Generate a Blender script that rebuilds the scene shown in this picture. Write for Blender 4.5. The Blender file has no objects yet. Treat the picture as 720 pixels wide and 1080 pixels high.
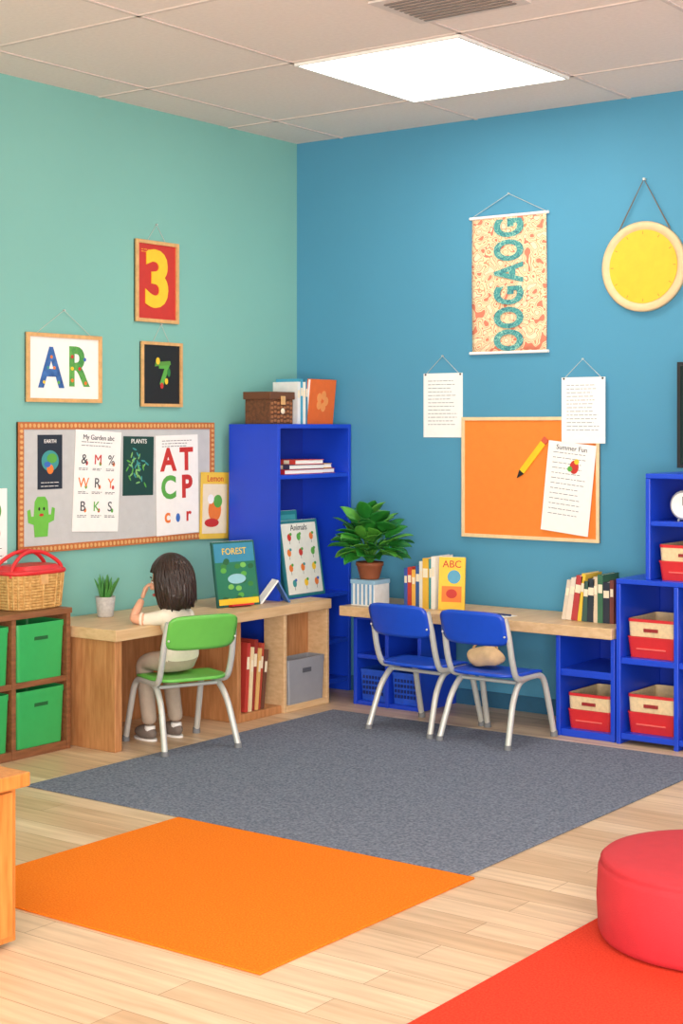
import bpy,bmesh,math,random
from mathutils import Vector,Matrix
random.seed(7)
V=Vector
def lin(c):
    return tuple(((x/255)/12.92 if x/255<=.04045 else ((x/255+.055)/1.055)**2.4) for x in c)
MATS={}
def mat(name,col,rough=.5,var=.06,scale=30,bump=0,bscale=200,col2=None,stretch=None,emit=0,metal=0,spec=.5,coat=0):
    if name in MATS:return MATS[name]
    m=bpy.data.materials.new(name);m.use_nodes=True
    n=m.node_tree.nodes;l=m.node_tree.links;b=n['Principled BSDF']
    b.inputs['Roughness'].default_value=rough;b.inputs['Metallic'].default_value=metal
    b.inputs['Specular IOR Level'].default_value=spec
    b.inputs['Coat Weight'].default_value=coat
    c=lin(col)
    tc=n.new('ShaderNodeTexCoord');mp=n.new('ShaderNodeMapping');l.new(tc.outputs['Object'],mp.inputs[0])
    if stretch:mp.inputs['Scale'].default_value=stretch
    nz=n.new('ShaderNodeTexNoise');nz.inputs['Scale'].default_value=scale;nz.inputs['Detail'].default_value=4
    l.new(mp.outputs[0],nz.inputs['Vector'])
    r=n.new('ShaderNodeValToRGB');l.new(nz.outputs['Fac'],r.inputs[0])
    e=r.color_ramp.elements;e[0].position=.3;e[1].position=.7
    a=lin(col2) if col2 else tuple(x*(1-var) for x in c)
    z=c if col2 else tuple(min(1,x*(1+var)) for x in c)
    e[0].color=(*a,1);e[1].color=(*z,1)
    l.new(r.outputs[0],b.inputs['Base Color'])
    if bump:
        n2=n.new('ShaderNodeTexNoise');n2.inputs['Scale'].default_value=bscale;n2.inputs['Detail'].default_value=3
        l.new(tc.outputs['Object'],n2.inputs['Vector'])
        bp=n.new('ShaderNodeBump');bp.inputs['Strength'].default_value=bump;bp.inputs['Distance'].default_value=.004
        l.new(n2.outputs['Fac'],bp.inputs['Height']);l.new(bp.outputs[0],b.inputs['Normal'])
    if emit:
        b.inputs['Emission Color'].default_value=(*c,1);b.inputs['Emission Strength'].default_value=emit
    MATS[name]=m;return m
def col(c,rough=.55):
    return mat('paint_%d_%d_%d'%tuple(c),c,rough,.04)
# ---------- builder
class B:
    def __init__(s,name,M=None):
        s.name=name;s.bm=bmesh.new();s.mats=[];s.M=M or Matrix();s.T=Matrix()
    def mi(s,m):
        if m not in s.mats:s.mats.append(m)
        return s.mats.index(m)
    def add(s,vs,fs,m,smooth=False,M=None):
        M=s.T@(M if M is not None else Matrix())
        bv=[s.bm.verts.new(M@V(v)) for v in vs];i0=s.mi(m) if not callable(m) else 0
        out=[]
        for f in fs:
            try:
                F=s.bm.faces.new([bv[i] for i in f])
            except ValueError:continue
            F.material_index=i0;F.smooth=smooth;out.append(F)
        return out
    def box(s,x0,x1,y0,y1,z0,z1,m,M=None):
        x0,x1=min(x0,x1),max(x0,x1);y0,y1=min(y0,y1),max(y0,y1);z0,z1=min(z0,z1),max(z0,z1)
        vs=[(x,y,z) for z in(z0,z1) for y in(y0,y1) for x in(x0,x1)]
        s.add(vs,[(0,2,3,1),(4,5,7,6),(0,1,5,4),(2,6,7,3),(0,4,6,2),(1,3,7,5)],m,False,M)
    def tube(s,pts,r,m,seg=10,M=None,closed=False,cap=True,flat=1.0):
        pts=[V(p) for p in pts];n=len(pts)
        rs=r if isinstance(r,(list,tuple)) else [r]*n
        vs=[];fs=[];up=None
        for i,p in enumerate(pts):
            if closed:t=(pts[(i+1)%n]-pts[i-1])
            else:t=(pts[min(i+1,n-1)]-pts[max(i-1,0)])
            t.normalize()
            if up is None:
                up=V((0,0,1)) if abs(t.z)<.9 else V((1,0,0))
            up=(up-t*up.dot(t)).normalized();sd=t.cross(up)
            for k in range(seg):
                a=2*math.pi*k/seg
                vs.append(p+(up*math.cos(a)*flat+sd*math.sin(a))*rs[i])
        for i in range(n if closed else n-1):
            j=(i+1)%n
            for k in range(seg):
                k2=(k+1)%seg;fs.append((i*seg+k,i*seg+k2,j*seg+k2,j*seg+k))
        s.add(vs,fs,m,True,M)
        if cap and not closed:
            s.add(vs[:seg],[tuple(range(seg))[::-1]],m,False,M);s.add(vs[-seg:],[tuple(range(seg))],m,False,M)
    def cyl(s,p0,p1,r0,r1,m,seg=24,M=None):
        s.tube([p0,p1],[r0,r1],m,seg,M)
    def lathe(s,prof,m,seg=40,M=None,smooth=True,sx=1,sy=1):
        vs=[];fs=[];n=len(prof)
        for (r,z) in prof:
            for k in range(seg):
                a=2*math.pi*k/seg;vs.append((r*math.cos(a)*sx,r*math.sin(a)*sy,z))
        for i in range(n-1):
            for k in range(seg):
                k2=(k+1)%seg;fs.append((i*seg+k,i*seg+k2,(i+1)*seg+k2,(i+1)*seg+k))
        s.add(vs,fs,m,smooth,M)
    def ell(s,c,r,m,M=None,nu=20,nv=12,fn=None):
        vs=[];fs=[]
        for j in range(nv+1):
            t=math.pi*j/nv
            for i in range(nu):
                a=2*math.pi*i/nu
                p=V((math.sin(t)*math.cos(a),math.sin(t)*math.sin(a),math.cos(t)))
                if fn:p=fn(p)
                vs.append((c[0]+p.x*r[0],c[1]+p.y*r[1],c[2]+p.z*r[2]))
        for j in range(nv):
            for i in range(nu):
                i2=(i+1)%nu;fs.append((j*nu+i,(j+1)*nu+i,(j+1)*nu+i2,j*nu+i2))
        s.add(vs,fs,m,True,M)
    def poly(s,pts,m,z0=0,z1=.001,M=None):
        n=len(pts)
        vs=[(p[0],p[1],z1) for p in pts]+[(p[0],p[1],z0) for p in pts]
        fs=[tuple(range(n)),tuple(range(2*n-1,n-1,-1))]+[(i,n+i,n+(i+1)%n,(i+1)%n) for i in range(n)]
        s.add(vs,fs,m,False,M)
    def disc(s,cx,cy,rx,ry,m,z0=0,z1=.001,M=None,n=28):
        s.poly([(cx+rx*math.cos(2*math.pi*i/n),cy+ry*math.sin(2*math.pi*i/n)) for i in range(n)],m,z0,z1,M)
    def shell(s,fn,nu,nv,th,m,M=None):
        P=[[V(fn(-1+2*i/nu,-1+2*j/nv)) for j in range(nv+1)] for i in range(nu+1)]
        N=[[None]*(nv+1) for _ in range(nu+1)]
        for i in range(nu+1):
            for j in range(nv+1):
                a=P[min(i+1,nu)][j]-P[max(i-1,0)][j];b=P[i][min(j+1,nv)]-P[i][max(j-1,0)]
                N[i][j]=a.cross(b).normalized()
        idx=lambda i,j,k:(i*(nv+1)+j)*2+k
        vs=[]
        for i in range(nu+1):
            for j in range(nv+1):
                vs+= [P[i][j]+N[i][j]*th/2,P[i][j]-N[i][j]*th/2]
        fs=[]
        for i in range(nu):
            for j in range(nv):
                fs.append((idx(i,j,0),idx(i+1,j,0),idx(i+1,j+1,0),idx(i,j+1,0)))
                fs.append((idx(i,j,1),idx(i,j+1,1),idx(i+1,j+1,1),idx(i+1,j,1)))
        for i in range(nu):
            fs.append((idx(i,0,0),idx(i,0,1),idx(i+1,0,1),idx(i+1,0,0)))
            fs.append((idx(i,nv,0),idx(i+1,nv,0),idx(i+1,nv,1),idx(i,nv,1)))
        for j in range(nv):
            fs.append((idx(0,j,0),idx(0,j+1,0),idx(0,j+1,1),idx(0,j,1)))
            fs.append((idx(nu,j,0),idx(nu,j,1),idx(nu,j+1,1),idx(nu,j+1,0)))
        s.add(vs,fs,m,True,M)
    def text(s,t,size,x,y,m,z=.002,M=None,ext=.0006,rot=0,bold=0,sx=1):
        cu=bpy.data.curves.new('t','FONT');cu.body=t;cu.size=size;cu.align_x='CENTER';cu.align_y='CENTER'
        cu.extrude=ext;cu.offset=bold;cu.resolution_u=4
        o=bpy.data.objects.new('t',cu);bpy.context.collection.objects.link(o)
        bpy.context.view_layer.update()
        me=bpy.data.meshes.new_from_object(o.evaluated_get(bpy.context.evaluated_depsgraph_get()))
        vs=[v.co.copy() for v in me.vertices];fs=[tuple(p.vertices) for p in me.polygons]
        MM=(M if M is not None else Matrix())@Matrix.Translation((x,y,z))@Matrix.Rotation(rot,4,'Z')@Matrix.Diagonal((sx,1,1,1))
        s.add(vs,fs,m,False,MM)
        bpy.data.objects.remove(o);bpy.data.curves.remove(cu);bpy.data.meshes.remove(me)
    def done(s,bevel=0,fix=True):
        if fix:bmesh.ops.recalc_face_normals(s.bm,faces=s.bm.faces)
        me=bpy.data.meshes.new(s.name);s.bm.to_mesh(me);s.bm.free()
        for m in s.mats:me.materials.append(m)
        o=bpy.data.objects.new(s.name,me);bpy.context.collection.objects.link(o)
        o.matrix_world=s.M
        if bevel:
            b=o.modifiers.new('bev','BEVEL');b.width=bevel;b.segments=2;b.limit_method='ANGLE';b.angle_limit=math.radians(50)
            b.harden_normals=False
        return o
def T(x,y,z):return Matrix.Translation((x,y,z))
def R(a,ax='Z'):return Matrix.Rotation(math.radians(a),4,ax)
ML=lambda y,z,off=.002:Matrix(((0,0,1,off),(1,0,0,y),(0,1,0,z),(0,0,0,1)))
MR=lambda x,z,off=.002:Matrix(((1,0,0,x),(0,0,-1,-off),(0,1,0,z),(0,0,0,1)))
def smooth(pts,k=6):
    pts=[V(p) for p in pts];out=[]
    for i in range(len(pts)-1):
        p0=pts[max(i-1,0)];p1=pts[i];p2=pts[i+1];p3=pts[min(i+2,len(pts)-1)]
        for j in range(k):
            t=j/k
            out.append(.5*((2*p1)+(p2-p0)*t+(2*p0-5*p1+4*p2-p3)*t*t+(3*p1-p0-3*p2+p3)*t**3))
    out.append(pts[-1]);return out

# ---------- materials
woodL=mat('light_maple_wood',(226,192,148),.42,scale=5,col2=(208,170,124),stretch=(6,1.2,14))
woodM=mat('oak_wood',(200,142,92),.45,scale=5,col2=(172,114,68),stretch=(14,14,1.6))
woodD=mat('walnut_wood',(150,98,62),.45,scale=5,col2=(118,74,46),stretch=(10,2,14))
woodO=mat('honey_wood',(218,144,70),.4,scale=5,col2=(190,114,46),stretch=(12,12,1.5))
frameW=mat('frame_wood',(220,172,112),.45,.12,scale=40)
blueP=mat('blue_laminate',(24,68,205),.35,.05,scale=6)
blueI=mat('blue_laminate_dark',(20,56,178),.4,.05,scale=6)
greenB=mat('green_plastic',(52,172,92),.35,.03)
greenC=mat('green_chair_plastic',(104,186,78),.35,.03)
blueC=mat('blue_chair_plastic',(24,76,200),.3,.03)
steel=mat('satin_steel',(206,206,200),.35,.03,metal=.3)
rubber=mat('grey_rubber',(120,122,125),.7)
redP=mat('red_plastic',(214,44,48),.4,.04)
creamP=mat('cream_weave',(232,206,160),.6,.1,scale=60,bump=.4,bscale=120)
wicker=mat('wicker',(222,180,112),.6,col2=(184,136,70),scale=60)
white=mat('white_paper',(246,244,240),.7,.02)
cream=mat('cream_paper',(240,226,196),.7,.03)
ink=mat('ink',(62,64,72),.7);black=mat('black_card',(26,28,30),.6)
string=mat('string',(205,205,195),.8)
greyB=mat('grey_bin',(150,152,158),.45,.03)
# ---------- room
def wallmat(name,c):
    return mat(name,c,.62,.03,scale=1.2,bump=.12,bscale=260,spec=.25)
wl=wallmat('teal_green_wall_paint',(130,188,178));wr=wallmat('blue_wall_paint',(82,150,182))
b=B('wall_left');b.box(-.12,0,-7.5,.12,0,2.7,wl);b.done()
b=B('wall_right');b.box(0,6.5,0,.12,0,2.7,wr);b.done()
b=B('baseboard_left');b.box(0,.012,-7.5,0,0,.07,mat('base_l',(108,160,150)));b.done()
b=B('baseboard_right');b.box(.012,6.5,-.012,0,0,.07,mat('base_r',(44,98,130)));b.done()
# floor
fm=bpy.data.materials.new('oak_plank_floor');fm.use_nodes=True
n=fm.node_tree.nodes;l=fm.node_tree.links;pb=n['Principled BSDF'];pb.inputs['Roughness'].default_value=.38
tc=n.new('ShaderNodeTexCoord');br=n.new('ShaderNodeTexBrick')
l.new(tc.outputs['Object'],br.inputs['Vector'])
br.inputs['Scale'].default_value=1;br.inputs['Brick Width'].default_value=.9;br.inputs['Row Height'].default_value=.11
br.inputs['Mortar Size'].default_value=.0014;br.inputs['Mortar Smooth'].default_value=.3;br.offset=.37;br.inputs['Bias'].default_value=0
br.inputs['Color1'].default_value=(*lin((232,206,174)),1);br.inputs['Color2'].default_value=(*lin((208,176,140)),1);br.inputs['Mortar'].default_value=(*lin((166,134,100)),1)
mp=n.new('ShaderNodeMapping');mp.inputs['Scale'].default_value=(1.2,16,1);l.new(tc.outputs['Object'],mp.inputs[0])
nz=n.new('ShaderNodeTexNoise');nz.inputs['Scale'].default_value=2.2;nz.inputs['Detail'].default_value=6;l.new(mp.outputs[0],nz.inputs['Vector'])
rp=n.new('ShaderNodeValToRGB');rp.color_ramp.elements[0].position=.3;rp.color_ramp.elements[1].position=.7
rp.color_ramp.elements[0].color=(.76,.71,.65,1);rp.color_ramp.elements[1].color=(1.05,1.04,1.03,1);l.new(nz.outputs['Fac'],rp.inputs[0])
mx=n.new('ShaderNodeMixRGB');mx.blend_type='MULTIPLY';mx.inputs[0].default_value=1
l.new(br.outputs['Color'],mx.inputs[1]);l.new(rp.outputs[0],mx.inputs[2]);l.new(mx.outputs[0],pb.inputs['Base Color'])
b=B('floor');b.box(-.12,6.5,-7.5,.12,-.1,0,fm);b.done()
# ceiling with tile grid
cm=mat('ceiling_tile',(236,222,214),.9,.03,scale=60,bump=.2,bscale=300,spec=.1)
tb=mat('ceiling_t_bar',(216,200,192),.7)
b=B('ceiling');b.box(-.12,6.5,-7.5,.12,2.7,2.8,cm)
gx=[1.05+.77*i for i in range(-1,8)];gy=[-.52-.85*i for i in range(0,9)]
for x in gx:b.box(x-.008,x+.008,-7.5,0,2.696,2.7,tb)
for y in gy:b.box(0,6.5,y-.008,y+.008,2.696,2.7,tb)
b.done()
pan=mat('light_diffuser',(255,252,244),.5,0,emit=9)
rim=mat('light_rim',(240,238,232),.5)
def panel(i,j):
    x0=1.05+.77*i;y1=-.52-.85*j
    b=B('ceiling_light_panel')
    b.box(x0+.02,x0+.75,y1-.83,y1-.02,2.688,2.6995,pan)
    for a in((x0+.008,x0+.02,y1-.842,y1-.008),(x0+.75,x0+.762,y1-.842,y1-.008),(x0+.02,x0+.75,y1-.842,y1-.83),(x0+.02,x0+.75,y1-.02,y1-.008)):
        b.box(*a,2.685,2.6995,rim)
    b.done()
for ij in((0,0),(3,0),(3,3),(1,5),(5,3)):panel(*ij)  # only the first panel is in view; the others are added to light the room
b=B('air_vent');b.T=T(2.02,-1.75,2.69)
b.box(-.22,.22,-.16,.16,-.004,.0035,mat('vent',(215,200,192)))
for i in range(9):b.box(-.18,.18,-.125+i*.03,-.112+i*.03,-.008,-.003,mat('vent_slot',(130,116,108)))
b.done()
# ---------- rugs
def carpet(name,c,c2,s=180):
    return mat(name,c,.95,scale=s,col2=c2,bump=.9,bscale=300,spec=.1)
def rug(name,x0,x1,y0,y1,m,h=.006):
    b=B(name);b.box(x0,x1,y0,y1,0.0005,h,m);b.done(.002)
rug('grey_rug',.6,2.445,-2.326,-.5,carpet('grey_carpet',(138,144,158),(92,99,116),110))
rug('orange_rug',1.34,2.475,-3.29,-2.334,carpet('orange_carpet',(246,136,38),(232,110,22)))
rug('red_rug',2.92,4.4,-4.6,-2.37,carpet('red_carpet',(222,74,50),(204,54,36)))
# pouf
b=B('red_pouf',T(3.233,-2.425,.0065))
h=.20;r=.29
prof=[(0,0),(r-.02,0),(r-.006,.006),(r,.02),(r+.004,.1),(r,h-.03),(r-.004,h-.018),(r-.009,h-.014),(r-.006,h-.008),(r-.015,h),(r-.05,h+.006),(0,h+.01)]
b.lathe(prof,mat('red_fabric',(190,40,50),.75,.04,bump=.3,bscale=400),64);b.done()
# ---------- wall art
def frame(b,w,h,t,m,d=.015):
    b.box(-w/2,w/2,h/2-t,h/2,0,d,m);b.box(-w/2,w/2,-h/2,-h/2+t,0,d,m)
    b.box(-w/2,-w/2+t,-h/2+t,h/2-t,0,d,m);b.box(w/2-t,w/2,-h/2+t,h/2-t,0,d,m)
def hang(b,w,h,up,dx=.04):
    b.tube([(-w/2+dx,h/2,.004),(0,h/2+up,.004),(w/2-dx,h/2,.004)],.0014,string,5)
    b.cyl((0,h/2+up,0),(0,h/2+up,.01),.004,.004,steel,8)
def bars(b,x0,x1,y0,y1,n,m=ink,z=.0012,th=.0025):
    for i in range(n):
        y=y1-(y1-y0)*i/max(1,n-1);x=x0;xe=x1-random.random()*.25*(x1-x0)
        while x<xe:
            w=min(random.uniform(.008,.028),xe-x);b.box(x,x+w,y-th/2,y+th/2,z-.0004,z+.0003,m);x+=w+.005
yel=col((246,200,46));redc=col((200,52,42));tealc=col((64,150,150));grc=col((92,170,70));bluc=col((60,110,190));orc=col((236,126,50))
bluS=mat('blue_striped_letter',(70,120,190),.6,scale=40,col2=(40,80,140));grS=mat('green_patterned_letter',(110,180,80),.6,scale=50,col2=(60,140,70))
b=B('framed_number_print',ML(-1.024,1.93));w,h=.276,.364
b.box(-w/2,w/2,-h/2,h/2,0,.006,redc);frame(b,w,h,.016,frameW);b.text('3',.34,.0,0,yel,.008,bold=.012,ext=.002);bars(b,-.1,-.04,.13,.14,2,yel,.0072);hang(b,w,h,.075,.08);b.done(.0015)
b=B('framed_letters_print',ML(-1.583,1.527));w,h=.424,.285
b.box(-w/2,w/2,-h/2,h/2,0,.006,white);frame(b,w,h,.016,frameW)
b.text('A',.23,-.074,-.008,bluS,.0075,bold=.006,sx=.85);b.text('R',.23,.076,.0,grS,.0075,bold=.006,sx=.85)
for x_,y_,c_ in((-.074,.045,orc),(-.093,.0,tealc),(-.058,.0,orc),(-.115,-.06,yel),(-.034,-.06,grc)):b.disc(x_,y_,.007,.007,c_,.0072,.0092)
for x_,y_,c_ in((.043,.05,redc),(.043,.0,yel),(.043,-.05,orc),(.115,.04,bluc),(.12,-.06,orc),(.085,-.0,redc)):b.disc(x_,y_,.008,.008,c_,.0072,.0092)
hang(b,w,h,.1,.06);b.done(.0015)
b=B('framed_seven_print',ML(-.994,1.517));w,h=.266,.29
b.box(-w/2,w/2,-h/2,h/2,0,.006,black);frame(b,w,h,.014,frameW)
b.text('7',.13,.015,-.005,grc,.0075,bold=.006)
b.poly([(-.045,.035),(.06,.045),(.055,.062),(-.04,.055)],col((90,150,60)),.0072,.0085);b.disc(-.025,.06,.012,.016,yel,.0072,.009);b.disc(.03,-.03,.010,.014,yel,.0085,.0095);b.disc(.0,-.05,.01,.014,redc,.0085,.0095);b.disc(.045,.01,.01,.02,col((50,130,60)),.0085,.0095)
hang(b,w,h,.08,.08);b.done(.0015)
# bulletin board
b=B('bulletin_board',ML(-1.24,1.033));w,h=1.2,.538
b.box(-w/2,w/2,-h/2,h/2,0,.008,mat('felt_grey',(196,197,197),.9,.03,bump=.3))
frame(b,w,h,.030,mat('rust_trim',(190,112,60),.6),.012)
N=52
for i in range(N):
    x=-w/2+.016+(w-.032)*i/(N-1)
    for y in(h/2-.015,-h/2+.015):b.disc(x,y,.007,.009,frameW,.012,.0145,n=10)
for i in range(1,23):
    y=-h/2+.016+(h-.032)*i/23
    for x in(w/2-.015,-w/2+.015):b.disc(x,y,.009,.007,frameW,.012,.0145,n=10)
b.done()
def bp(name,y,z,w,h,base,rot=0,off=.012):
    b=B(name,ML(y,z,off)@R(rot));b.box(-w/2,w/2,-h/2,h/2,-.0015,.0008,base);return b
b=bp('planet_poster',-1.667,1.137,.135,.225,col((34,44,58)))
b.disc(0,.005,.048,.043,tealc);b.disc(.01,.015,.028,.02,grc,.001,.0018);b.disc(-.015,-.01,.018,.012,bluc,.001,.0018);b.text('EARTH',.022,0,.085,white,.0014);b.disc(.0,-.03,.018,.02,orc,.001,.0017);bars(b,-.05,.05,-.1,-.085,2,white);b.done()
b=bp('activity_sheet',-1.40,1.05,.27,.43,white,-3,.0145)
b.text('My Garden abc',.030,0,.185,ink,.0014);bars(b,-.1,.1,.15,.165,2)
gl=['&','W','B','M','R','K','%','Y','S']
for i in range(3):
    for j in range(3):
        c=[ink,orc,ink,redc,ink,grc,ink,orc,ink][(i*3+j)%9];b.text(gl[i*3+j],.06,-.08+.08*i,.09-.1*j,c,.0014);b.disc(-.065+.08*i,.075-.1*j,.007,.009,[redc,grc,orc][(i+j)%3],.0008,.0012);bars(b,-.11+.08*i,-.05+.08*i,.047-.1*j,.053-.1*j,2)
b.done()
b=bp('forest_poster',-1.145,1.11,.19,.26,col((22,66,58)),-1,.0115)
random.seed(3)
for k in range(34):
    a=random.random()*6.28;r=random.random();M=T(.07*r*math.cos(a),-.01+.095*r*math.sin(a),0)@R(random.random()*180)
    b.disc(0,0,.014,.004,random.choice([grc,tealc,col((130,190,110))]),.0008,.0012+k*.00002,M,n=10)
b.text('PLANTS',.028,0,.108,white,.002);b.done()
b=bp('letter_poster',-.895,1.02,.28,.45,white,1,.0145)
bars(b,-.1,.1,.175,.2,3);b.text('A',.14,-.06,.11,redc,.0014,bold=.005);b.text('T',.14,.06,.11,redc,.0014,bold=.005)
b.text('C',.14,-.06,-.015,grc,.0014,bold=.005);b.text('P',.14,.06,-.015,redc,.0014,bold=.005)
b.text('c',.09,-.07,-.14,orc,.0014,bold=.002);b.disc(0,-.15,.014,.02,bluc);b.text('r',.09,.07,-.14,redc,.0014,bold=.002);b.done()
b=bp('yellow_poster',-.645,.915,.20,.31,col((240,200,72)),-2,.0185)
b.box(-.085,.085,-.13,.1,.0008,.0014,cream);b.disc(0,-.02,.045,.055,orc,.0014,.002);b.disc(.02,.02,.03,.03,grc,.002,.0026);b.disc(-.03,.03,.022,.022,white,.002,.0028);b.text('Lemon',.042,0,.125,redc,.0014);b.disc(-.02,-.08,.05,.02,redc,.002,.0024);b.done()
b=B('cactus_cutout',ML(-1.715,.915,.0115));cg=col((110,190,70))
pts=[(-.035,-.085),(.035,-.085),(.04,-.03),(.07,-.02),(.075,.03),(.06,.035),(.055,.005),(.04,.005),(.035,.06),(.02,.08),(-.02,.08),(-.035,.06),(-.04,.0),(-.055,.0),(-.06,.03),(-.075,.025),(-.07,-.025),(-.04,-.035)]
b.poly(pts,cg,-.001,.001);b.disc(-.012,.03,.005,.007,black,.001,.0016);b.disc(.014,.03,.005,.007,black,.001,.0016);b.disc(0,.005,.012,.006,redc,.001,.0016);b.done()
b=bp('small_wall_poster',-1.955,.885,.13,.3,white,0,.002)
b.disc(0,.06,.035,.04,grc);b.disc(.0,-.03,.03,.03,orc);bars(b,-.05,.05,-.12,-.09,3);b.done()
# banner
def pattern(name,scale,bands):
    m=mat(name,bands[0][1],.85,.03);n=m.node_tree.nodes;l=m.node_tree.links
    tcn=n.new('ShaderNodeTexCoord');vo=n.new('ShaderNodeTexNoise');vo.inputs['Scale'].default_value=scale;vo.inputs['Detail'].default_value=.5;l.new(tcn.outputs['Object'],vo.inputs[0])
    rp=n.new('ShaderNodeValToRGB');l.new(vo.outputs['Fac'],rp.inputs[0]);rp.color_ramp.interpolation='CONSTANT'
    e=rp.color_ramp.elements
    for i,(p_,c_) in enumerate(bands):
        q=e[i] if i<2 else e.new(p_)
        q.position=p_;q.color=(*lin(c_),1)
    l.new(rp.outputs[0],n['Principled BSDF'].inputs['Base Color']);return m
bm_=pattern('banner_cloth',26,[(0,(220,126,100)),(.36,(238,216,174)),(.42,(216,124,100)),(.45,(238,216,174)),(.52,(228,146,110)),(.55,(238,216,174)),(.62,(216,124,100)),(.65,(240,222,186))])
tp=pattern('teal_letter_pattern',60,[(0,(70,150,150)),(.42,(150,200,180)),(.47,(70,150,150)),(.55,(60,120,130)),(.62,(80,160,155))])
b=B('hanging_banner',MR(1.228,1.93,.006));w,h=.387,.62
def bf(u,v):
    return (u*w/2,v*h/2,.004+.003*math.sin(u*5+v*2))
b.shell(bf,16,16,.002,bm_)
for k,ch in enumerate(['O','O','G','A','O','G']):
    b.text(ch,.20,.01,-.255+k*.102,tp,.0098,rot=math.pi/2,bold=.008,sx=.60)
for z in(h/2,-h/2):b.cyl((-w/2-.012,z,.005),(w/2+.012,z,.005),.007,.007,white,10)
hang(b,w+.02,h,.1,.0);b.done()
b=B('yellow_wall_disc',MR(1.894,1.967))
b.lathe([(0,0),(.193,0),(.193,.022),(.186,.026),(.163,.026),(.158,.018),(0,.018)],mat('pale_rim_wood',(226,196,150),.5,.05),56)
b.disc(0,0,.157,.157,col((236,190,48)),.018,.0205,n=48)
for k in range(12):
    a=k*math.pi/6;M=R(math.degrees(a));b.box(.138,.150,-.0015,.0015,.0205,.0210,orc,M)
b.tube([(-.12,.155,.01),(-.0,.375,.01),(.12,.155,.01)],.0035,mat('rope',(120,110,100)),6);b.cyl((0,.375,-.002),(0,.375,.014),.006,.006,steel,8);b.done()
def sheet(name,x,z,w,h,rot=0,off=.003,hg=.08):
    b=B(name,MR(x,z,off)@R(rot));b.box(-w/2,w/2,-h/2,h/2,-.001,.0008,white)
    bars(b,-w*.38,w*.38,-h*.3,h*.38,13,mat('grey_ink',(96,98,108),.7),th=.0024)
    if hg:
        hang(b,w,h,hg,.02)
        for sx in(-1,1):b.disc(sx*(w/2-.012),h/2-.006,.005,.005,ink,.0008,.003,n=10)
    return b
sheet('paper_notice',.870,1.383,.216,.30).done()
sheet('paper_notice',1.609,1.355,.213,.29,0,.019,.08).done()
b=B('orange_pinboard',MR(1.331,1.051));w,h=.705,.552
b.box(-w/2,w/2,-h/2,h/2,0,.008,mat('orange_felt',(240,134,50),.85,.03,bump=.3));frame(b,w,h,.016,mat('pale_frame',(232,206,160),.5),.014);b.done(.0015)
b=sheet('drawing_sheet',1.535,1.012,.235,.40,-6,.019,0)
b.disc(.02,.095,.022,.03,redc,.0013,.0019);b.disc(.03,.12,.012,.012,yel,.0018,.0022);b.disc(0,.085,.012,.012,grc,.0018,.0022);b.text('Summer Fun',.03,0,.175,ink,.0016);b.done()
b=B('paper_pencil',MR(1.35,1.142,.012)@R(50))
b.poly([(-.08,-.014),(.09,-.014),(.09,.014),(-.08,.014)],col((248,196,30)),-.001,.006);b.poly([(-.08,-.014),(-.08,.014),(-.118,0)],black,-.001,.006);b.poly([(.09,-.014),(.115,-.014),(.115,.014),(.09,.014)],col((210,90,60)),-.001,.006);b.done()
# ---------- furniture: tall bookcase
b=B('tall_blue_bookcase')
x0,x1,y0,y1,H=.05,.345,-.58,-.012,1.295;t=.02
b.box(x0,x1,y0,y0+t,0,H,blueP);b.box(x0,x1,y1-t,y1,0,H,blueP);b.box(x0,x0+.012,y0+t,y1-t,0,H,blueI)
for z in(H-t,1.04,.465,.24,.05):b.box(x0+.012,x1-(0 if z>1.2 else .004),y0+t,y1-t,z,z+t,blueP)
b.done(.002)
def book(b,M,w,h,d,c,pages=white):
    # w thickness (x), d depth (y, spine at -d/2), h height
    m=col(c);t=.0025
    b.box(-w/2,-w/2+t,-d/2,d/2,0,h,m,M);b.box(w/2-t,w/2,-d/2,d/2,0,h,m,M);b.box(-w/2+t,w/2-t,-d/2,-d/2+t,0,h,m,M)
    b.box(-w/2+t,w/2-t,-d/2+t,d/2-.004,.003,h-.003,pages,M)
    b.box(-w/2+t,w/2-t,-d/2-.0006,-d/2,h*.62,h*.8,cream,M)
def bookrow(name,M,specs,gap=.001,lean=None):
    b=B(name,M);x=0
    for i,(w,h,d,c) in enumerate(specs):
        a=(lean[i] if lean else 0);x+=w/2+(abs(math.sin(math.radians(a)))*h if a<0 else 0)
        book(b,T(x,0,abs(math.sin(math.radians(a)))*w/2)@R(a,'Y'),w,h,d,c);x+=w/2+gap+(math.sin(math.radians(a))*h*.0 if a>0 else 0)
    return b
# top items on bookcase
b=B('brown_lidded_basket',T(.195,-.46,1.2955))
wk=mat('dark_wicker',(120,74,42),.7,col2=(84,50,28),scale=60,bump=.5,bscale=90)
b.box(-.075,.075,-.085,.085,0,.115,wk);b.box(-.082,.082,-.092,.092,.115,.15,mat('dark_leather',(104,62,36),.5))
for k in range(5):
    for q in range(7):b.box(.075,.0785,-.08+q*.0235,-.063+q*.0235,.006+k*.021+(q%2)*.004,.018+k*.021+(q%2)*.004,mat('wicker_strand',(160,104,62),.6))
b.box(.082,.088,-.015,.015,.09,.13,frameW);b.ell((.083,0,.06),(.006,.014,.014),cream);b.done(.004)
b=B('upright_books',T(.2,-.345,1.2955)@R(90))
x=0
for w,h,c in((.022,.2,(232,232,228)),(.018,.215,(70,160,190)),(.02,.2,(240,236,220)),(.014,.21,(60,130,160))):
    book(b,T(x+w/2,.0,0),w,h,.15,c);x+=w+.001
b.done()
b=B('orange_book',T(.265,-.17,1.2965)@R(6,'Y')@R(90))
book(b,R(90),.02,.215,.2,(232,112,40));b.box(-.1,.1,-.0115,-.0105,0.0,.215,col((226,106,40)))
MM=R(90,'X')
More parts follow.
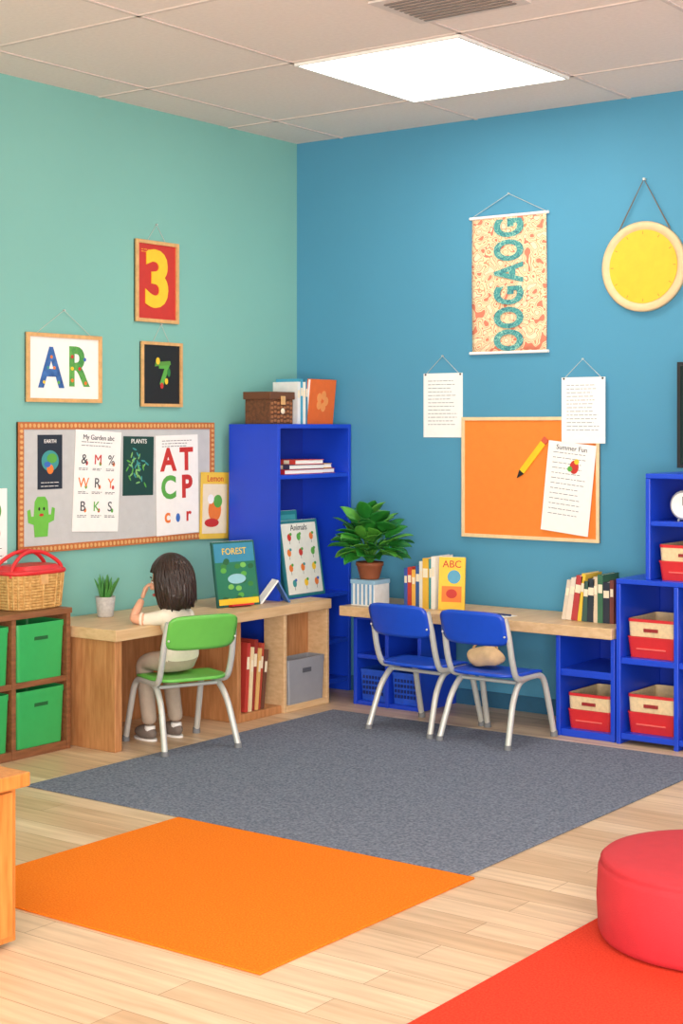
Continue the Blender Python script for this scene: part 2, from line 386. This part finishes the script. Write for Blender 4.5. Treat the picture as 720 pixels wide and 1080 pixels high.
for k in range(5):b.disc(.03*math.cos(k*1.26),.11+.03*math.sin(k*1.26),.018,.022,col((236,150,80)),.0115,.0122+k*.0002,M=MM)
b.done()
b=B('stacked_books',T(.2,-.33,1.0605))
z=0
for k,(c,w,d) in enumerate((((190,40,50),.2,.3),((60,60,90),.19,.27),((220,70,60),.18,.22))):
    book(b,T(.02+.005*k,-.02+.02*k,z+.011)@R(90,'Y')@T(0,0,-w/2),.022,w,d,c);z+=.0225
book(b,T(0,.2,.011)@R(90,'Y')@T(0,0,-.09),.022,.18,.12,(170,30,50));book(b,T(0,.2,.034)@R(90,'Y')@T(0,0,-.09),.022,.17,.1,(240,190,70))
b.done()
def picbook(name,M,w,h,cov,deco):
    b=B(name,M);b.box(-w/2,w/2,0,.012,0,h,col(cov));b.box(-w/2+.004,w/2-.004,.002,.010,.003,h+.001,white)
    b.T=Matrix(((1,0,0,0),(0,0,-1,0),(0,1,0,h/2),(0,0,0,1)))
    deco(b,w,h);b.T=Matrix();return b
def d1(b,w,h):
    b.box(-w*.45,w*.45,-h*.46,h*.46,0,.0006,col((236,236,226)));random.seed(5)
    for j in range(4):
        for i in range(3):
            x_,y_=(-.28+.28*i+random.uniform(-.04,.04))*w,(-.32+.2*j)*h;c_=random.choice([grc,orc,tealc,redc,yel])
            b.disc(x_,y_,w*.05,w*.06,c_,.0006,.0012,n=12);b.disc(x_+w*.04,y_+w*.05,w*.03,w*.025,random.choice([grc,tealc,bluc]),.0012,.0016,n=10);b.box(x_-.001,x_+.001,y_-w*.11,y_,.0006,.001,ink)
    b.text('Animals',.04,0,h*.4,ink,.001)
picbook('picture_book',T(.330,-.345,.4865)@R(90)@R(-9,'X'),.29,.36,(40,120,130),d1).done()
picbook('picture_book',T(.25,-.40,.4865)@R(90)@R(-6,'X'),.26,.40,(40,140,150),lambda b,w,h:(b.box(-w*.45,w*.45,-h*.45,h*.45,0,.0006,col((70,170,180))),b.disc(0,.1,.06,.05,white))).done()
b=bookrow('shelf_books',T(.2,-.55,.2605)@R(90),[(.03,.16,.2,(40,90,170)),(.03,.15,.2,(200,200,205)),(.025,.17,.2,(60,60,80)),(.03,.15,.2,(40,110,190)),(.03,.16,.2,(210,200,190)),(.03,.17,.2,(60,120,140))]);b.done()
# ---------- left desk
b=B('wooden_desk')
b.box(.0125,.48,-1.755,-.585,.44,.485,woodL);b.box(.352,.48,-.585,-.35,.44,.485,woodL)
b.box(.0125,.455,-1.735,-1.695,0,.44,woodM)
b.box(.0125,.455,-.995,-.97,0,.44,woodM)
b.box(.0125,.03,-1.695,-.995,.0,.44,woodM)
b.box(.03,.455,-.97,-.69,.0,.035,woodM);b.box(.0125,.03,-.97,-.69,.035,.44,woodM)
b.box(.352,.47,-.69,-.67,0,.44,woodL);b.box(.352,.47,-.375,-.355,0,.44,woodL)
b.box(.352,.47,-.67,-.375,0,.03,woodL);b.box(.352,.362,-.67,-.375,.03,.44,woodM)
b.done(.003)
b=bookrow('leaning_books',T(.37,-.93,.036)@R(90),[(.022,.30,.14,(190,60,50)),(.02,.28,.15,(236,214,170)),(.024,.31,.14,(150,50,40)),(.018,.27,.15,(226,180,110)),(.02,.29,.14,(180,70,50)),(.02,.26,.15,(110,70,50))],lean=[4,4,5,6,6,7]);b.done()
def tub(b,w,d,h,m,rimm=None,taper=.9,t=.004,M=None,rimh=.014):
    rimm=rimm or m
    def ring(sx,sy,z,n=6):
        r=min(sx,sy)*.16;out=[]
        for cx,cy,a0 in((sx-r,sy-r,0),(-sx+r,sy-r,90),(-sx+r,-sy+r,180),(sx-r,-sy+r,270)):
            for k in range(n):
                a=math.radians(a0+90*k/(n-1));out.append((cx+r*math.cos(a),cy+r*math.sin(a),z))
        return out
    R_=[ring(w/2*taper,d/2*taper,0),ring(w/2*.985,d/2*.985,h-rimh),ring(w/2,d/2,h-rimh),ring(w/2,d/2,h),ring(w/2-t,d/2-t,h),ring(w/2*taper-t,d/2*taper-t,t)]
    N=len(R_[0]);vs=sum(R_,[]);
    for i in range(5):
        fs=[(i*N+k,i*N+(k+1)%N,(i+1)*N+(k+1)%N,(i+1)*N+k) for k in range(N)]
        b.add(vs,fs,rimm if i in(1,2,3) else m,False,M)
    b.add(R_[0],[tuple(range(N))[::-1]],m,False,M);b.add(R_[5],[tuple(range(N))],m,False,M)
b=B('grey_storage_bin',T(.418,-.5225,.0305));tub(b,.10,.27,.20,greyB,taper=.93,rimh=.03);b.box(.049,.053,-.03,.03,.135,.155,mat('slot',(90,92,98)));b.done()
# desk-top things
b=B('small_potted_succulent',T(.13,-1.465,.4855))
b.lathe([(0,0),(.032,0),(.034,.005),(.042,.085),(.038,.085),(.034,.07),(0,.07)],mat('stone_pot',(190,186,180),.7,.15,scale=80),28)
random.seed(2);lf=mat('succulent_green',(70,140,60),.5,.25,scale=30)
for k in range(34):
    a=random.random()*6.28;t_=random.uniform(.1,.75);L_=random.uniform(.07,.12)*(1-.2*t_);dx,dy=math.cos(a),math.sin(a)
    b.tube(smooth([(dx*.01,dy*.01,.065),(dx*(.01+L_*t_*.4),dy*(.01+L_*t_*.4),.07+L_*.5),(dx*L_*t_,dy*L_*t_,.07+L_)],3),[.006,.0075,.008,.007,.006,.004,.001][:7],lf,6,flat=.5)
b.done()
def d2(b,w,h):
    b.box(-w*.47,w*.47,-h*.47,h*.47,0,.0006,col((40,120,90)));b.box(-w*.47,w*.47,.18*h,.47*h,.0006,.001,col((60,140,170)));random.seed(8)
    for k in range(22):b.disc(random.uniform(-.40,.40)*w,random.uniform(-.42,.2)*h,w*.07,w*.05,random.choice([grc,col((40,100,60)),col((120,190,90)),col((60,130,60))]),.0008,.0012+k*.00003,n=12)
    b.disc(0,-.08*h,.05,.022,col((150,200,210)),.002,.0024);b.box(-w*.47,w*.47,-.47*h,-.38*h,.002,.0024,yel);b.text('FOREST',.04,0,h*.34,yel,.0018)
b=picbook('green_picture_book',T(.34,-.845,.4865)@R(78)@R(-10,'X'),.235,.29,(30,90,80),d2);b.box(-.06,.06,-.03,-.002,.0005,.008,redP);b.done()
b=B('folded_card',T(.375,-.63,.486)@R(60))
b.poly([(-.09,.0),(-.08,.0),(.0,.1),(-.006,.104)],white,-.035,.035,R(90,'X'));b.poly([(.05,0),(.06,0),(.0,.104),(-.006,.1)],col((70,110,170)),-.03,.03,R(90,'X'));b.done()
# ---------- wood cubby with green bins
b=B('wooden_cubby_shelf')
X=.245;ys=[-1.78,-2.065,-2.35,-2.64]
b.box(.0125,X+.005,ys[3]-.02,ys[0]+.012,.54,.562,woodD)
for y in ys:b.box(.0125,X,y-.012,y+.008,0,.54,woodD)
b.box(.0125,.02,ys[3],ys[0],0,.54,woodD)
for z in(.0,.272):
    for i in range(3):b.box(.02,X-.002,ys[i+1]+.008,ys[i]-.012,z,z+.022 if z else .035,woodD)
b.done(.002)
for i in range(3):
    for z,h in((.0355,.222),(.2945,.222)):
        b=B('green_storage_bin',T(.132,(ys[i]+ys[i+1])/2-.002,z));tub(b,.222,.252,h,greenB,taper=.93,rimh=.022)
        b.box(.1045,.109,-.035,.035,h*.70,h*.70+.014,mat('bin_slot',(24,96,50)));b.done()
# picnic basket
b=B('picnic_basket',T(.125,-1.885,.5625))
def sup(z,a,c,n=40,p=.55):
    o=[]
    for k in range(n):
        t=2*math.pi*k/n;cx,sx=math.cos(t),math.sin(t);o.append((a*abs(cx)**p*(1 if cx>0 else -1),c*abs(sx)**p*(1 if sx>0 else -1),z))
    return o
for k in range(12):
    z=.0068+k*.0115;f_=.9+.1*k/11
    b.tube(sup(z,.085*f_,.135*f_),.0065,wicker,6,closed=True)
vsk=sup(0,1,1,44)
for k,(cx,sy,_) in enumerate(vsk):
    if k%2==0:b.tube([(cx*.0815,sy*.128,.004),(cx*.0905,sy*.1405,.14)],.0045,wicker,5)
rs=[sup(0,.076,.12),sup(.14,.088,.138)]
b.add(rs[0]+rs[1],[(k,(k+1)%40,40+(k+1)%40,40+k) for k in range(40)],wicker,True);b.add(rs[0],[tuple(range(40))],wicker)
b.tube(sup(.147,.09,.14),.010,redP,8,closed=True)
lid=[(x*.98,y*.98,.152) for x,y,_ in sup(0,.088,.138)];lid2=[(x*.8,y*.8,.172) for x,y,_ in sup(0,.088,.138)]
b.add(lid+lid2,[(k,(k+1)%40,40+(k+1)%40,40+k) for k in range(40)],redP,True);b.add(lid2,[tuple(range(40))],mat('lid_red',(196,60,54)),False)
for s_ in(-1,1):
    b.tube(smooth([(s_*.05,-.135,.13),(s_*.045,-.12,.175),(s_*.03,-.06,.215),(s_*.025,0,.225),(s_*.03,.06,.215),(s_*.045,.12,.175),(s_*.05,.135,.13)],5),.008,redP,8)
b.box(.088,.094,-.02,.02,.10,.15,frameW);b.done()
# ---------- right desk
b=B('long_wall_desk')
b.box(.575,1.945,-.42,-.0125,.42,.465,woodL)
b.box(.575,.95,-.31,-.30,.395,.42,blueP)
for x in(.575,.752,.93):b.box(x,x+.02,-.31,-.0125,0,.42,blueP)
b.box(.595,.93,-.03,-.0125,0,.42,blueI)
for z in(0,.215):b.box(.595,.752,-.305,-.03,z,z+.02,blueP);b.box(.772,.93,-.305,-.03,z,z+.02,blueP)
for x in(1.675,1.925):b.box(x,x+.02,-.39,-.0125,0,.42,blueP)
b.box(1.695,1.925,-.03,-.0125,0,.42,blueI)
for z in(0,.25):b.box(1.695,1.925,-.385,-.03,z,z+.03,blueP)
b.done(.003)
bb=mat('blue_basket',(30,84,205),.5,.1)
for x in(.6735,.851):
    b=B('blue_basket',T(x,-.175,.0205));tub(b,.148,.24,.145,bb,taper=.92)
    for i in range(7):
        for j in range(4):b.box(-.055+i*.017,-.045+i*.017,-.1195,-.1165,.03+j*.024,.044+j*.024,mat('basket_hole',(12,36,110)))
    b.done()
def redbin(x,y,z,w=.21,h=.155,d=.28):
    b=B('red_cream_bin',T(x,y,z));tub(b,w,d,h*.5,redP,taper=.92,rimh=.006)
    M=T(0,0,h*.5);tub(b,w*.98,d*.98,h*.42,creamP,redP,taper=.96,rimh=.012,M=M)
    b.box(-.03,.03,-d/2-.001,-d/2+.006,h*.62,h*.70,mat('bin_handle',(150,40,40)));b.box(-w*.3,w*.3,-d/2+.002,-d/2+.006,h*.2,h*.23,mat('bin_line',(240,110,100)));b.done()
redbin(1.81,-.22,.0305,.2,.16)
# right blue shelf
b=B('blue_cubby_shelf')
xs=[1.955,2.205,2.455,2.705,2.955]
b.box(1.955,2.975,-.40,-.0125,.648,.668,blueP)
for x in xs:b.box(x,x+.02,-.40,-.0125,0,.648,blueP)
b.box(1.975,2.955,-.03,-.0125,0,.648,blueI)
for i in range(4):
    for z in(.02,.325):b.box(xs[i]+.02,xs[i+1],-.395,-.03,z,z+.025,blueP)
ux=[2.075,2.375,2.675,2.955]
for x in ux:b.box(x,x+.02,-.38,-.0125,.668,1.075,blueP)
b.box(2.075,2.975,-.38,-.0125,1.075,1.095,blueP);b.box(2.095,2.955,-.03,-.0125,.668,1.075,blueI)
for i in range(3):b.box(ux[i]+.02,ux[i+1],-.375,-.03,.885,.905,blueP)
b.done(.003)
for i in range(4):
    for z in(.0455,.3505):redbin((xs[i]+.02+xs[i+1])/2,-.225,z,.212,.17)
for i in range(3):redbin((ux[i]+.02+ux[i+1])/2+.0,-.215,.6685,.24,.155)
b=B('table_clock',T(2.215,-.31,.9055));MM=R(90,'X')
b.lathe([(0,.02),(.055,.02),(.06,.012),(.06,-.02),(0,-.02)],steel,36,T(0,0,.064)@MM);b.disc(0,0,.05,.05,white,.019,.022,T(0,0,.064)@MM)
b.box(-.002,.002,0,.035,.022,.0235,ink,T(0,0,.064)@MM);b.box(-.002,.002,0,.026,.022,.0235,ink,T(0,0,.064)@MM@R(-100))
for s_ in(-1,1):b.cyl((s_*.03,0,0.0),(s_*.02,0,.018),.006,.006,steel,8)
b.done()
b=B('flat_monitor',T(2.425,-.22,1.0955))
b.box(-.28,.28,-.015,.015,.02,.45,black);b.box(-.265,.265,-.017,-.015,.035,.435,mat('screen',(14,16,20),.15));b.box(-.09,.09,-.07,.07,0,.01,black);b.box(-.03,.03,.0,.014,.0,.05,black);b.done(.003)
# desk books
b=bookrow('desk_books',T(.835,-.21,.4655),[(.018,.175,.13,(60,90,170)),(.022,.18,.13,(190,60,50)),(.02,.17,.13,(240,180,80)),(.022,.19,.13,(50,90,150)),(.02,.21,.14,(230,226,215)),(.03,.225,.15,(230,180,60)),(.014,.225,.14,(60,150,150)),(.02,.235,.15,(240,236,225))])
b.done()
def d3(b,w,h):
    b.box(-w*.5,w*.5,-h*.5,h*.5,0,.0006,col((238,196,60)));b.box(-w*.38,w*.38,-h*.35,-h*.05,.0006,.001,orc);b.disc(0,-.045,.025,.02,redc,.001,.0015);b.disc(.01,.03,.03,.03,col((90,160,190)),.0008,.0013);b.text('ABC',.045,0,.085,redc,.0012)
picbook('yellow_picture_book',T(1.085,-.27,.4662)@R(18)@R(-5,'X'),.12,.235,(230,184,40),d3).done()
cs=[(214,200,180),(226,210,190),(180,60,60),(230,190,60),(60,90,80),(40,50,60),(220,200,170),(60,110,80),(40,46,60),(120,60,50)]
b=bookrow('desk_books',T(1.64,-.2,.4655),[(.018+.012*((i*7)%3)/2,.17+.03*((i*5)%4)/3,.15,c) for i,c in enumerate(cs)],lean=[9,9,8,6,4,2,0,0,0,0])
b.done()
b=B('open_exercise_sheet',T(1.33,-.31,.4655)@R(-12));b.box(-.09,.09,-.05,.05,0,.0015,white);bars(b,-.07,.07,-.03,.03,5,z=.0017);b.tube([(-.07,.0,.0055),(.08,.02,.0055)],.0038,col((40,60,110)),8);b.done()
# plant box + plant
b=B('striped_storage_box',T(.675,-.315,.4655))
b.box(-.065,.065,-.06,.06,0,.118,mat('box_white',(232,236,236)))
for k in range(6):b.box(-.0655+k*.023,-.0655+k*.023+.011,-.0612,.0612,.006,.1,col((110,160,200)))
b.box(-.068,.068,-.063,.063,.1,.1195,mat('box_lid',(150,190,215)));b.done(.002)
b=B('leafy_potted_plant',T(.672,-.315,.5855))
b.lathe([(0,0),(.042,0),(.045,.005),(.06,.06),(.064,.062),(.064,.078),(.057,.078),(.053,.065),(0,.065)],mat('terracotta',(150,84,52),.6,.1),32)
b.lathe([(0,.066),(.054,.066)],mat('soil',(60,42,30),.9),20)
lm=mat('leaf_green',(52,142,50),.35,scale=14,col2=(28,104,40));lm2=mat('leaf_green_light',(104,178,66),.35,scale=14,col2=(62,138,50))
random.seed(11)
def leaf(b,M,L_,W_,m):
    def fn(u,v):
        t=(v+1)/2;w=W_*(math.sin(math.pi*min(1,t**.75))**.7)*.5+.0005
        return (u*w,t*L_,-.30*L_*t*t+abs(u)*w*.3+.003*math.sin(t*9)*abs(u))
    b.shell(fn,6,10,.0012,m,M)
for k in range(74):
    a=k*2.399+random.uniform(-.3,.3);q=(k+.5)/74;el=math.radians(88-76*q+random.uniform(-8,8))
    L0=random.uniform(.02,.11)+.08*(1-q)
    base=V((0,0,.066));tip=base+V((math.cos(a)*math.cos(el),math.sin(a)*math.cos(el),math.sin(el)))*L0+V((0,0,.025))
    b.tube(smooth([base,(base+tip)/2+V((0,0,.012)),tip],3),.0022,lm2,5)
    M=T(*tip)@Matrix.Rotation(a-math.pi/2,4,'Z')@Matrix.Rotation(el*.72-.05+random.uniform(-.2,.2),4,'X')@Matrix.Rotation(random.uniform(-.5,.5),4,'Y')
    leaf(b,M,random.uniform(.095,.125),random.uniform(.075,.095),lm if k%3 else lm2)
b.done(fix=False)
# ---------- chairs
def chair(name,x,y,rot,m):
    b=B(name,T(x,y,0)@R(rot))
    def seat(u,v):
        X=.155*u*(1-.16*v**6);Y=.15*v*(1-.16*u**6)
        return (X,Y,.285-.008*(1-u*u)*(1-v*v)-(.02*max(0,v)**4))
    b.shell(seat,14,14,.012,m)
    def back(u,v):
        X=.15*u*(1-.10*v**6);Z=.068*v*(1-.14*u**6)
        return (X,-.185-.02*v-.022*(1-u*u),.478+Z)
    b.shell(back,16,10,.012,m)
    for s_ in(-1,1):
        b.tube(smooth([(s_*.143,-.185,.52),(s_*.15,-.165,.44),(s_*.152,-.14,.34),(s_*.15,-.10,.275),(s_*.148,.0,.268),(s_*.148,.08,.265),(s_*.15,.12,.235),(s_*.155,.15,.14),(s_*.16,.185,.015)],5),.0125,steel,12)
        b.tube(smooth([(s_*.136,.02,.264),(s_*.138,-.06,.25),(s_*.145,-.12,.19),(s_*.152,-.155,.11),(s_*.16,-.19,.015)],5),.0125,steel,12)
        for yy in(.186,-.191):b.cyl((s_*.16,yy,0),(s_*.16,yy,.024),.016,.0145,rubber,14)
        for z_ in(.45,.51):b.ell((s_*.145,-.198+(.51-z_)*.1,z_),(.005,.005,.005),steel,None,8,6)
    b.tube([(-.148,.05,.267),(.148,.05,.267)],.008,steel,8);b.tube([(-.138,-.06,.25),(.138,-.06,.25)],.008,steel,8)
    b.done()
chair('green_child_chair',.555,-1.462,68,greenC)
chair('blue_child_chair',1.158,-.585,-3,blueC)
chair('blue_child_chair',1.52,-.60,0,blueC)
b=B('tan_cloth_pouch',T(1.455,-.59,.29))
def pf(p):
    r=1+.06*math.sin(5*math.atan2(p.y,p.x)+3*p.z)
    return V((p.x*r,p.y*r,max(p.z,-.8)+.1*math.sin(4*p.x)))
b.ell((0,0,.04),(.085,.055,.045),mat('tan_cloth',(206,172,128),.85,.1,bump=.4),None,32,18,pf);b.tube(smooth([(-.06,0,.07),(-.03,.01,.1),(.03,.01,.1),(.06,0,.07)],5),.005,mat('tan_strap',(180,140,96)),8);b.done()
# ---------- front-left cabinet
b=B('low_wooden_cabinet')
b.box(1.36,1.885,-4.42,-3.465,.395,.43,woodO)
b.box(1.38,1.855,-4.4,-3.485,.012,.395,woodO);b.box(1.4,1.83,-4.38,-3.51,0,.012,woodD)
for y0,y1 in((-4.38,-3.955),(-3.945,-3.505)):b.box(1.855,1.868,y0,y1,.03,.385,woodO)
for y in(-3.985,-3.915):b.ell((1.877,y,.25),(.01,.01,.01),steel)
b.done(.003)
# ---------- child
def skinmesh(verts,edges,sub=2):
    me=bpy.data.meshes.new('sk');me.from_pydata([v[0] for v in verts],edges,[])
    o=bpy.data.objects.new('sk',me);bpy.context.collection.objects.link(o)
    sm=o.modifiers.new('s','SKIN');sm.use_smooth_shade=True
    for i,v in enumerate(verts):
        r=v[1] if isinstance(v[1],tuple) else (v[1],v[1]);me.skin_vertices[0].data[i].radius=r;me.skin_vertices[0].data[i].use_root=(i==0)
    ss=o.modifiers.new('ss','SUBSURF');ss.levels=sub;ss.render_levels=sub
    bpy.context.view_layer.update()
    m2=bpy.data.meshes.new_from_object(o.evaluated_get(bpy.context.evaluated_depsgraph_get()))
    vs=[v.co.copy() for v in m2.vertices];fs=[tuple(p.vertices) for p in m2.polygons]
    bpy.data.objects.remove(o);bpy.data.meshes.remove(m2);return vs,fs
skin=mat('child_skin',(224,168,136),.55,.04,scale=20);shirt=mat('cream_shirt',(236,226,206),.85,.04,bump=.4,bscale=90);pants=mat('khaki_trousers',(182,164,146),.85,.06,bump=.4,bscale=80)
shoe=mat('shoe',(120,108,100),.7);hairm=mat('dark_hair',(46,28,20),.4,.5,scale=26,stretch=(9,9,.6),bump=.5,bscale=90)
b=B('seated_child')
sk=[((.560,-1.462,.338),(.075,.062)),
((.552,-1.46,.40),(.066,.055)),((.535,-1.457,.465),(.068,.055)),((.522,-1.454,.52),(.05,.042)),((.512,-1.452,.56),(.027,.027)),((.507,-1.45,.60),(.026,.026)),
((.50,-1.515,.515),(.033,.033)),((.445,-1.55,.505),(.028,.028)),((.398,-1.578,.508),(.022,.022)),((.393,-1.545,.545),(.019,.019)),((.390,-1.515,.582),(.0145,.0145)),
((.520,-1.39,.515),(.033,.033)),((.475,-1.33,.50),(.028,.028)),((.42,-1.29,.508),(.022,.022)),((.37,-1.33,.508),(.019,.019)),((.335,-1.36,.505),(.015,.015)),
((.52,-1.51,.337),(.05,.047)),((.45,-1.505,.335),(.045,.043)),((.375,-1.49,.325),(.041,.040)),((.38,-1.48,.2),(.036,.036)),((.395,-1.475,.06),(.032,.032)),
((.54,-1.41,.337),(.05,.047)),((.47,-1.39,.335),(.045,.043)),((.395,-1.37,.325),(.041,.040)),((.41,-1.36,.2),(.036,.036)),((.43,-1.355,.06),(.032,.032))]
ed=[(0,1),(1,2),(2,3),(3,4),(4,5),(3,6),(6,7),(7,8),(8,9),(9,10),(3,11),(11,12),(12,13),(13,14),(14,15),(0,16),(16,17),(17,18),(18,19),(19,20),(0,21),(21,22),(22,23),(23,24),(24,25)]
em={}
for e_ in ed:
    if e_ in((0,1),(1,2),(2,3),(3,6),(6,7),(3,11),(11,12)):em[e_]=shirt
    elif e_ in((3,4),(4,5),(7,8),(8,9),(9,10),(12,13),(13,14),(14,15)):em[e_]=skin
    else:em[e_]=pants
vs,fs=skinmesh(sk,ed,3)
F=b.add(vs,fs,shirt,True)
for f_ in F:
    c_=f_.calc_center_median();best=None
    for e_ in ed:
        p,q=V(sk[e_[0]][0]),V(sk[e_[1]][0]);t_=max(0,min(1,(c_-p).dot(q-p)/(q-p).length_squared));d_=(c_-(p+(q-p)*t_)).length/ (sk[e_[0]][1][0]*(1-t_)+sk[e_[1]][1][0]*t_)
        if best is None or d_<best[0]:best=(d_,em[e_],e_)
    m_=best[1]
    if best[2] in((0,1),(0,16),(0,21)) and c_.x>.50:m_=shirt if c_.z>.345 else pants
    f_.material_index=b.mi(m_)
def ringt(p,ax,r,th,m):
    ax=V(ax).normalized();u=ax.orthogonal().normalized();w=ax.cross(u)
    b.tube([V(p)+(u*math.cos(a)+w*math.sin(a))*r for a in[2*math.pi*k/20 for k in range(20)]],th,m,6,closed=True)
ringt((.430,-1.559,.506),(-.05,-.028,0),.024,.006,shirt);ringt((.455,-1.318,.502),(-.05,.04,0),.024,.006,shirt)
ringt((.515,-1.453,.552),(0,0,1),.026,.006,shirt)
for (x_,y_,a_) in((.395,-1.475,80),(.43,-1.355,75)):
    M=T(x_,y_,0)@R(a_)
    b.ell((0,.03,.030),(.030,.066,.032),shoe,M,20,12,lambda p:V((p.x,p.y,max(p.z,-.75)*(1-.25*max(0,p.y)))))
    b.disc(0,.03,.031,.068,white,.001,.009,M);b.tube([(0,-.0,.02),(0,0,.06)],[.024,.022],white,14,M)
# head
HM=T(.490,-1.452,.658)@R(113)@R(-8,'X')
def hf(p):
    x,y,z=p
    if z<0:
        x*=1-.30*(-z)**1.5;y=y*(1-.18*(-z)**2)+.14*(-z)**2
    if y>.5:y=.5+(y-.5)*.8
    return V((x,y,z))
b.ell((0,0,0),(.068,.082,.098),skin,HM,36,26,hf)
b.ell((0,.082,-.018),(.010,.013,.012),skin,HM);b.ell((0,.078,-.006),(.006,.01,.02),skin,HM)
lip=mat('lips',(196,104,96),.5)
b.ell((0,.079,-.048),(.018,.006,.0035),lip,HM);b.ell((0,.078,-.054),(.014,.006,.0035),lip,HM)
for s_ in(-1,1):
    b.ell((s_*.026,.0655,.004),(.011,.006,.006),white,HM);b.ell((s_*.026,.070,.004),(.005,.003,.0055),black,HM)
    b.tube([(s_*.014,.075,.011),(s_*.027,.072,.0125),(s_*.038,.064,.008)],.0022,hairm,6,HM)
    b.tube([(s_*.014,.077,.022),(s_*.028,.075,.026),(s_*.042,.065,.021)],.0025,hairm,6,HM)
    b.ell((s_*.068,-.005,-.01),(.008,.016,.022),skin,HM)
# hair bob
NU,NV=160,34;hv=[];hfc=[]
for j in range(NV+1):
    t_=j/NV
    if t_<.55:
        ph=t_/.55*math.pi/2;rr=math.sin(ph);z=.112*math.cos(ph)+.002
    else:
        q=(t_-.55)/.45;z=.002-q*.115;rr=1+.04*math.sin(q*math.pi)-.20*q**2.2
    for i in range(NU):
        a=2*math.pi*i/NU;fr=math.sin(a)
        st=1+(.016*math.sin(a*23+3*math.sin(z*40))+.012*math.sin(a*41+2))*min(1,rr*1.3)+.01*math.sin(a*9+z*30)
        x=.079*rr*math.cos(a)*st;y=.093*rr*math.sin(a)*st-.006
        zz=z
        if fr>.62 and z<.045:
            k_=min(1,(fr-.62)/.12)*min(1,(.045-z)/.012);x*=1-.3*k_;y*=1-.34*k_
        if j==NV:zz+=.008*math.sin(a*17)+.004*math.sin(a*31)
        hv.append((x,y,zz))
for j in range(NV):
    for i in range(NU):
        i2=(i+1)%NU;hfc.append((j*NU+i,(j+1)*NU+i,(j+1)*NU+i2,j*NU+i2))
hfc.append(tuple(NV*NU+i for i in range(NU)))
b.add(hv,hfc,hairm,True,HM)
for k in range(150):
    a=-math.pi-.5+(math.pi+1)*(k+random.random())/150;p=[];ln_=random.uniform(.17,.21);th0=random.uniform(.5,.95)
    for j in range(9):
        q=j/8;z=.108-ln_*q;rr=math.sqrt(max(0.03,1-(max(0,z)/.113)**2))*(1.02-.14*max(0,q-.55))
        aa=a+.08*math.sin(q*3+k);p.append((.079*rr*math.cos(aa),.093*rr*math.sin(aa)-.006,z))
    b.tube(p,[.001*th0,.002*th0,.0028*th0,.003*th0,.003*th0,.003*th0,.0026*th0,.002*th0,.0006],hairm,5,HM)
def hand(M,curl,sgn=1):
    vs,fs=skinmesh([((0,0,0),(.013,.010)),((0,.018,0),(.018,.009)),((0,.036,0),(.019,.008))],[(0,1),(1,2)],2);b.add(vs,fs,skin,True,M)
    for i,(fx,L_) in enumerate(((-.0150,.034),(-.005,.039),(.005,.037),(.0145,.029))):
        pts=[V((fx*.8,.028,0))];d=0;p=V((fx,.040,0));pts.append(p)
        for s2 in(.42,.32,.26):
            d+=curl;p=p+V((fx*.12*s2,math.cos(d)*L_*s2,-math.sin(d)*L_*s2));pts.append(p)
        b.tube(smooth(pts,3),[.0052]*5+[.0048]*4+[.0044]*3+[.0036],skin,8,M);b.ell(pts[-1],(.004,.004,.004),skin,M,8,6)
    pts=smooth([(sgn*-.010,.010,-.002),(sgn*-.022,.022,-.006),(sgn*-.026,.036,-.010),(sgn*-.024,.046,-.014)],3)
    b.tube(pts,[.007]*4+[.006]*4+[.0045]*2,skin,8,M);b.ell(pts[-1],(.0045,.0045,.0045),skin,M,8,6)
def orient(o,y,z):
    y=V(y).normalized();z=V(z);z=(z-y*z.dot(y)).normalized();x=y.cross(z)
    return Matrix(((x.x,y.x,z.x,o[0]),(x.y,y.y,z.y,o[1]),(x.z,y.z,z.z,o[2]),(0,0,0,1)))
hand(orient((.390,-1.515,.582),(.006,.016,.06),(-.6,-.75,0)),.38,1)
hand(orient((.337,-1.358,.503),(-.06,-.05,-.004),(0,0,1)),.25,-1)
b.done(fix=True)
# ---------- light
w=bpy.data.worlds.new('World');bpy.context.scene.world=w;w.use_nodes=True
bg=w.node_tree.nodes['Background'];bg.inputs[0].default_value=(1,.965,.93,1);bg.inputs[1].default_value=1.45
la=bpy.data.lights.new('added_ceiling_fill','AREA');la.shape='RECTANGLE';la.size=2.2;la.size_y=1.6;la.energy=270;la.color=(1,.94,.88)  # added fill lamp behind the camera, aimed up to brighten the ceiling
lo=bpy.data.objects.new('added_ceiling_fill',la);bpy.context.collection.objects.link(lo)
lo.location=(5.3,-6.9,1.0);lo.rotation_euler=(V((1.3,-1.5,2.9))-V(lo.location)).to_track_quat('-Z','Y').to_euler()
sc=bpy.context.scene
sc.view_settings.view_transform='Standard'
cam=bpy.data.cameras.new('camera');co=bpy.data.objects.new('camera',cam);bpy.context.collection.objects.link(co)
co.location=(4.765,-6.065,1.283);co.rotation_euler=(math.pi/2,0,math.atan(1200/1622));cam.lens=1622/1080*36;cam.sensor_width=36;cam.shift_y=-90/1080
cam.clip_start=.05
sc.camera=co
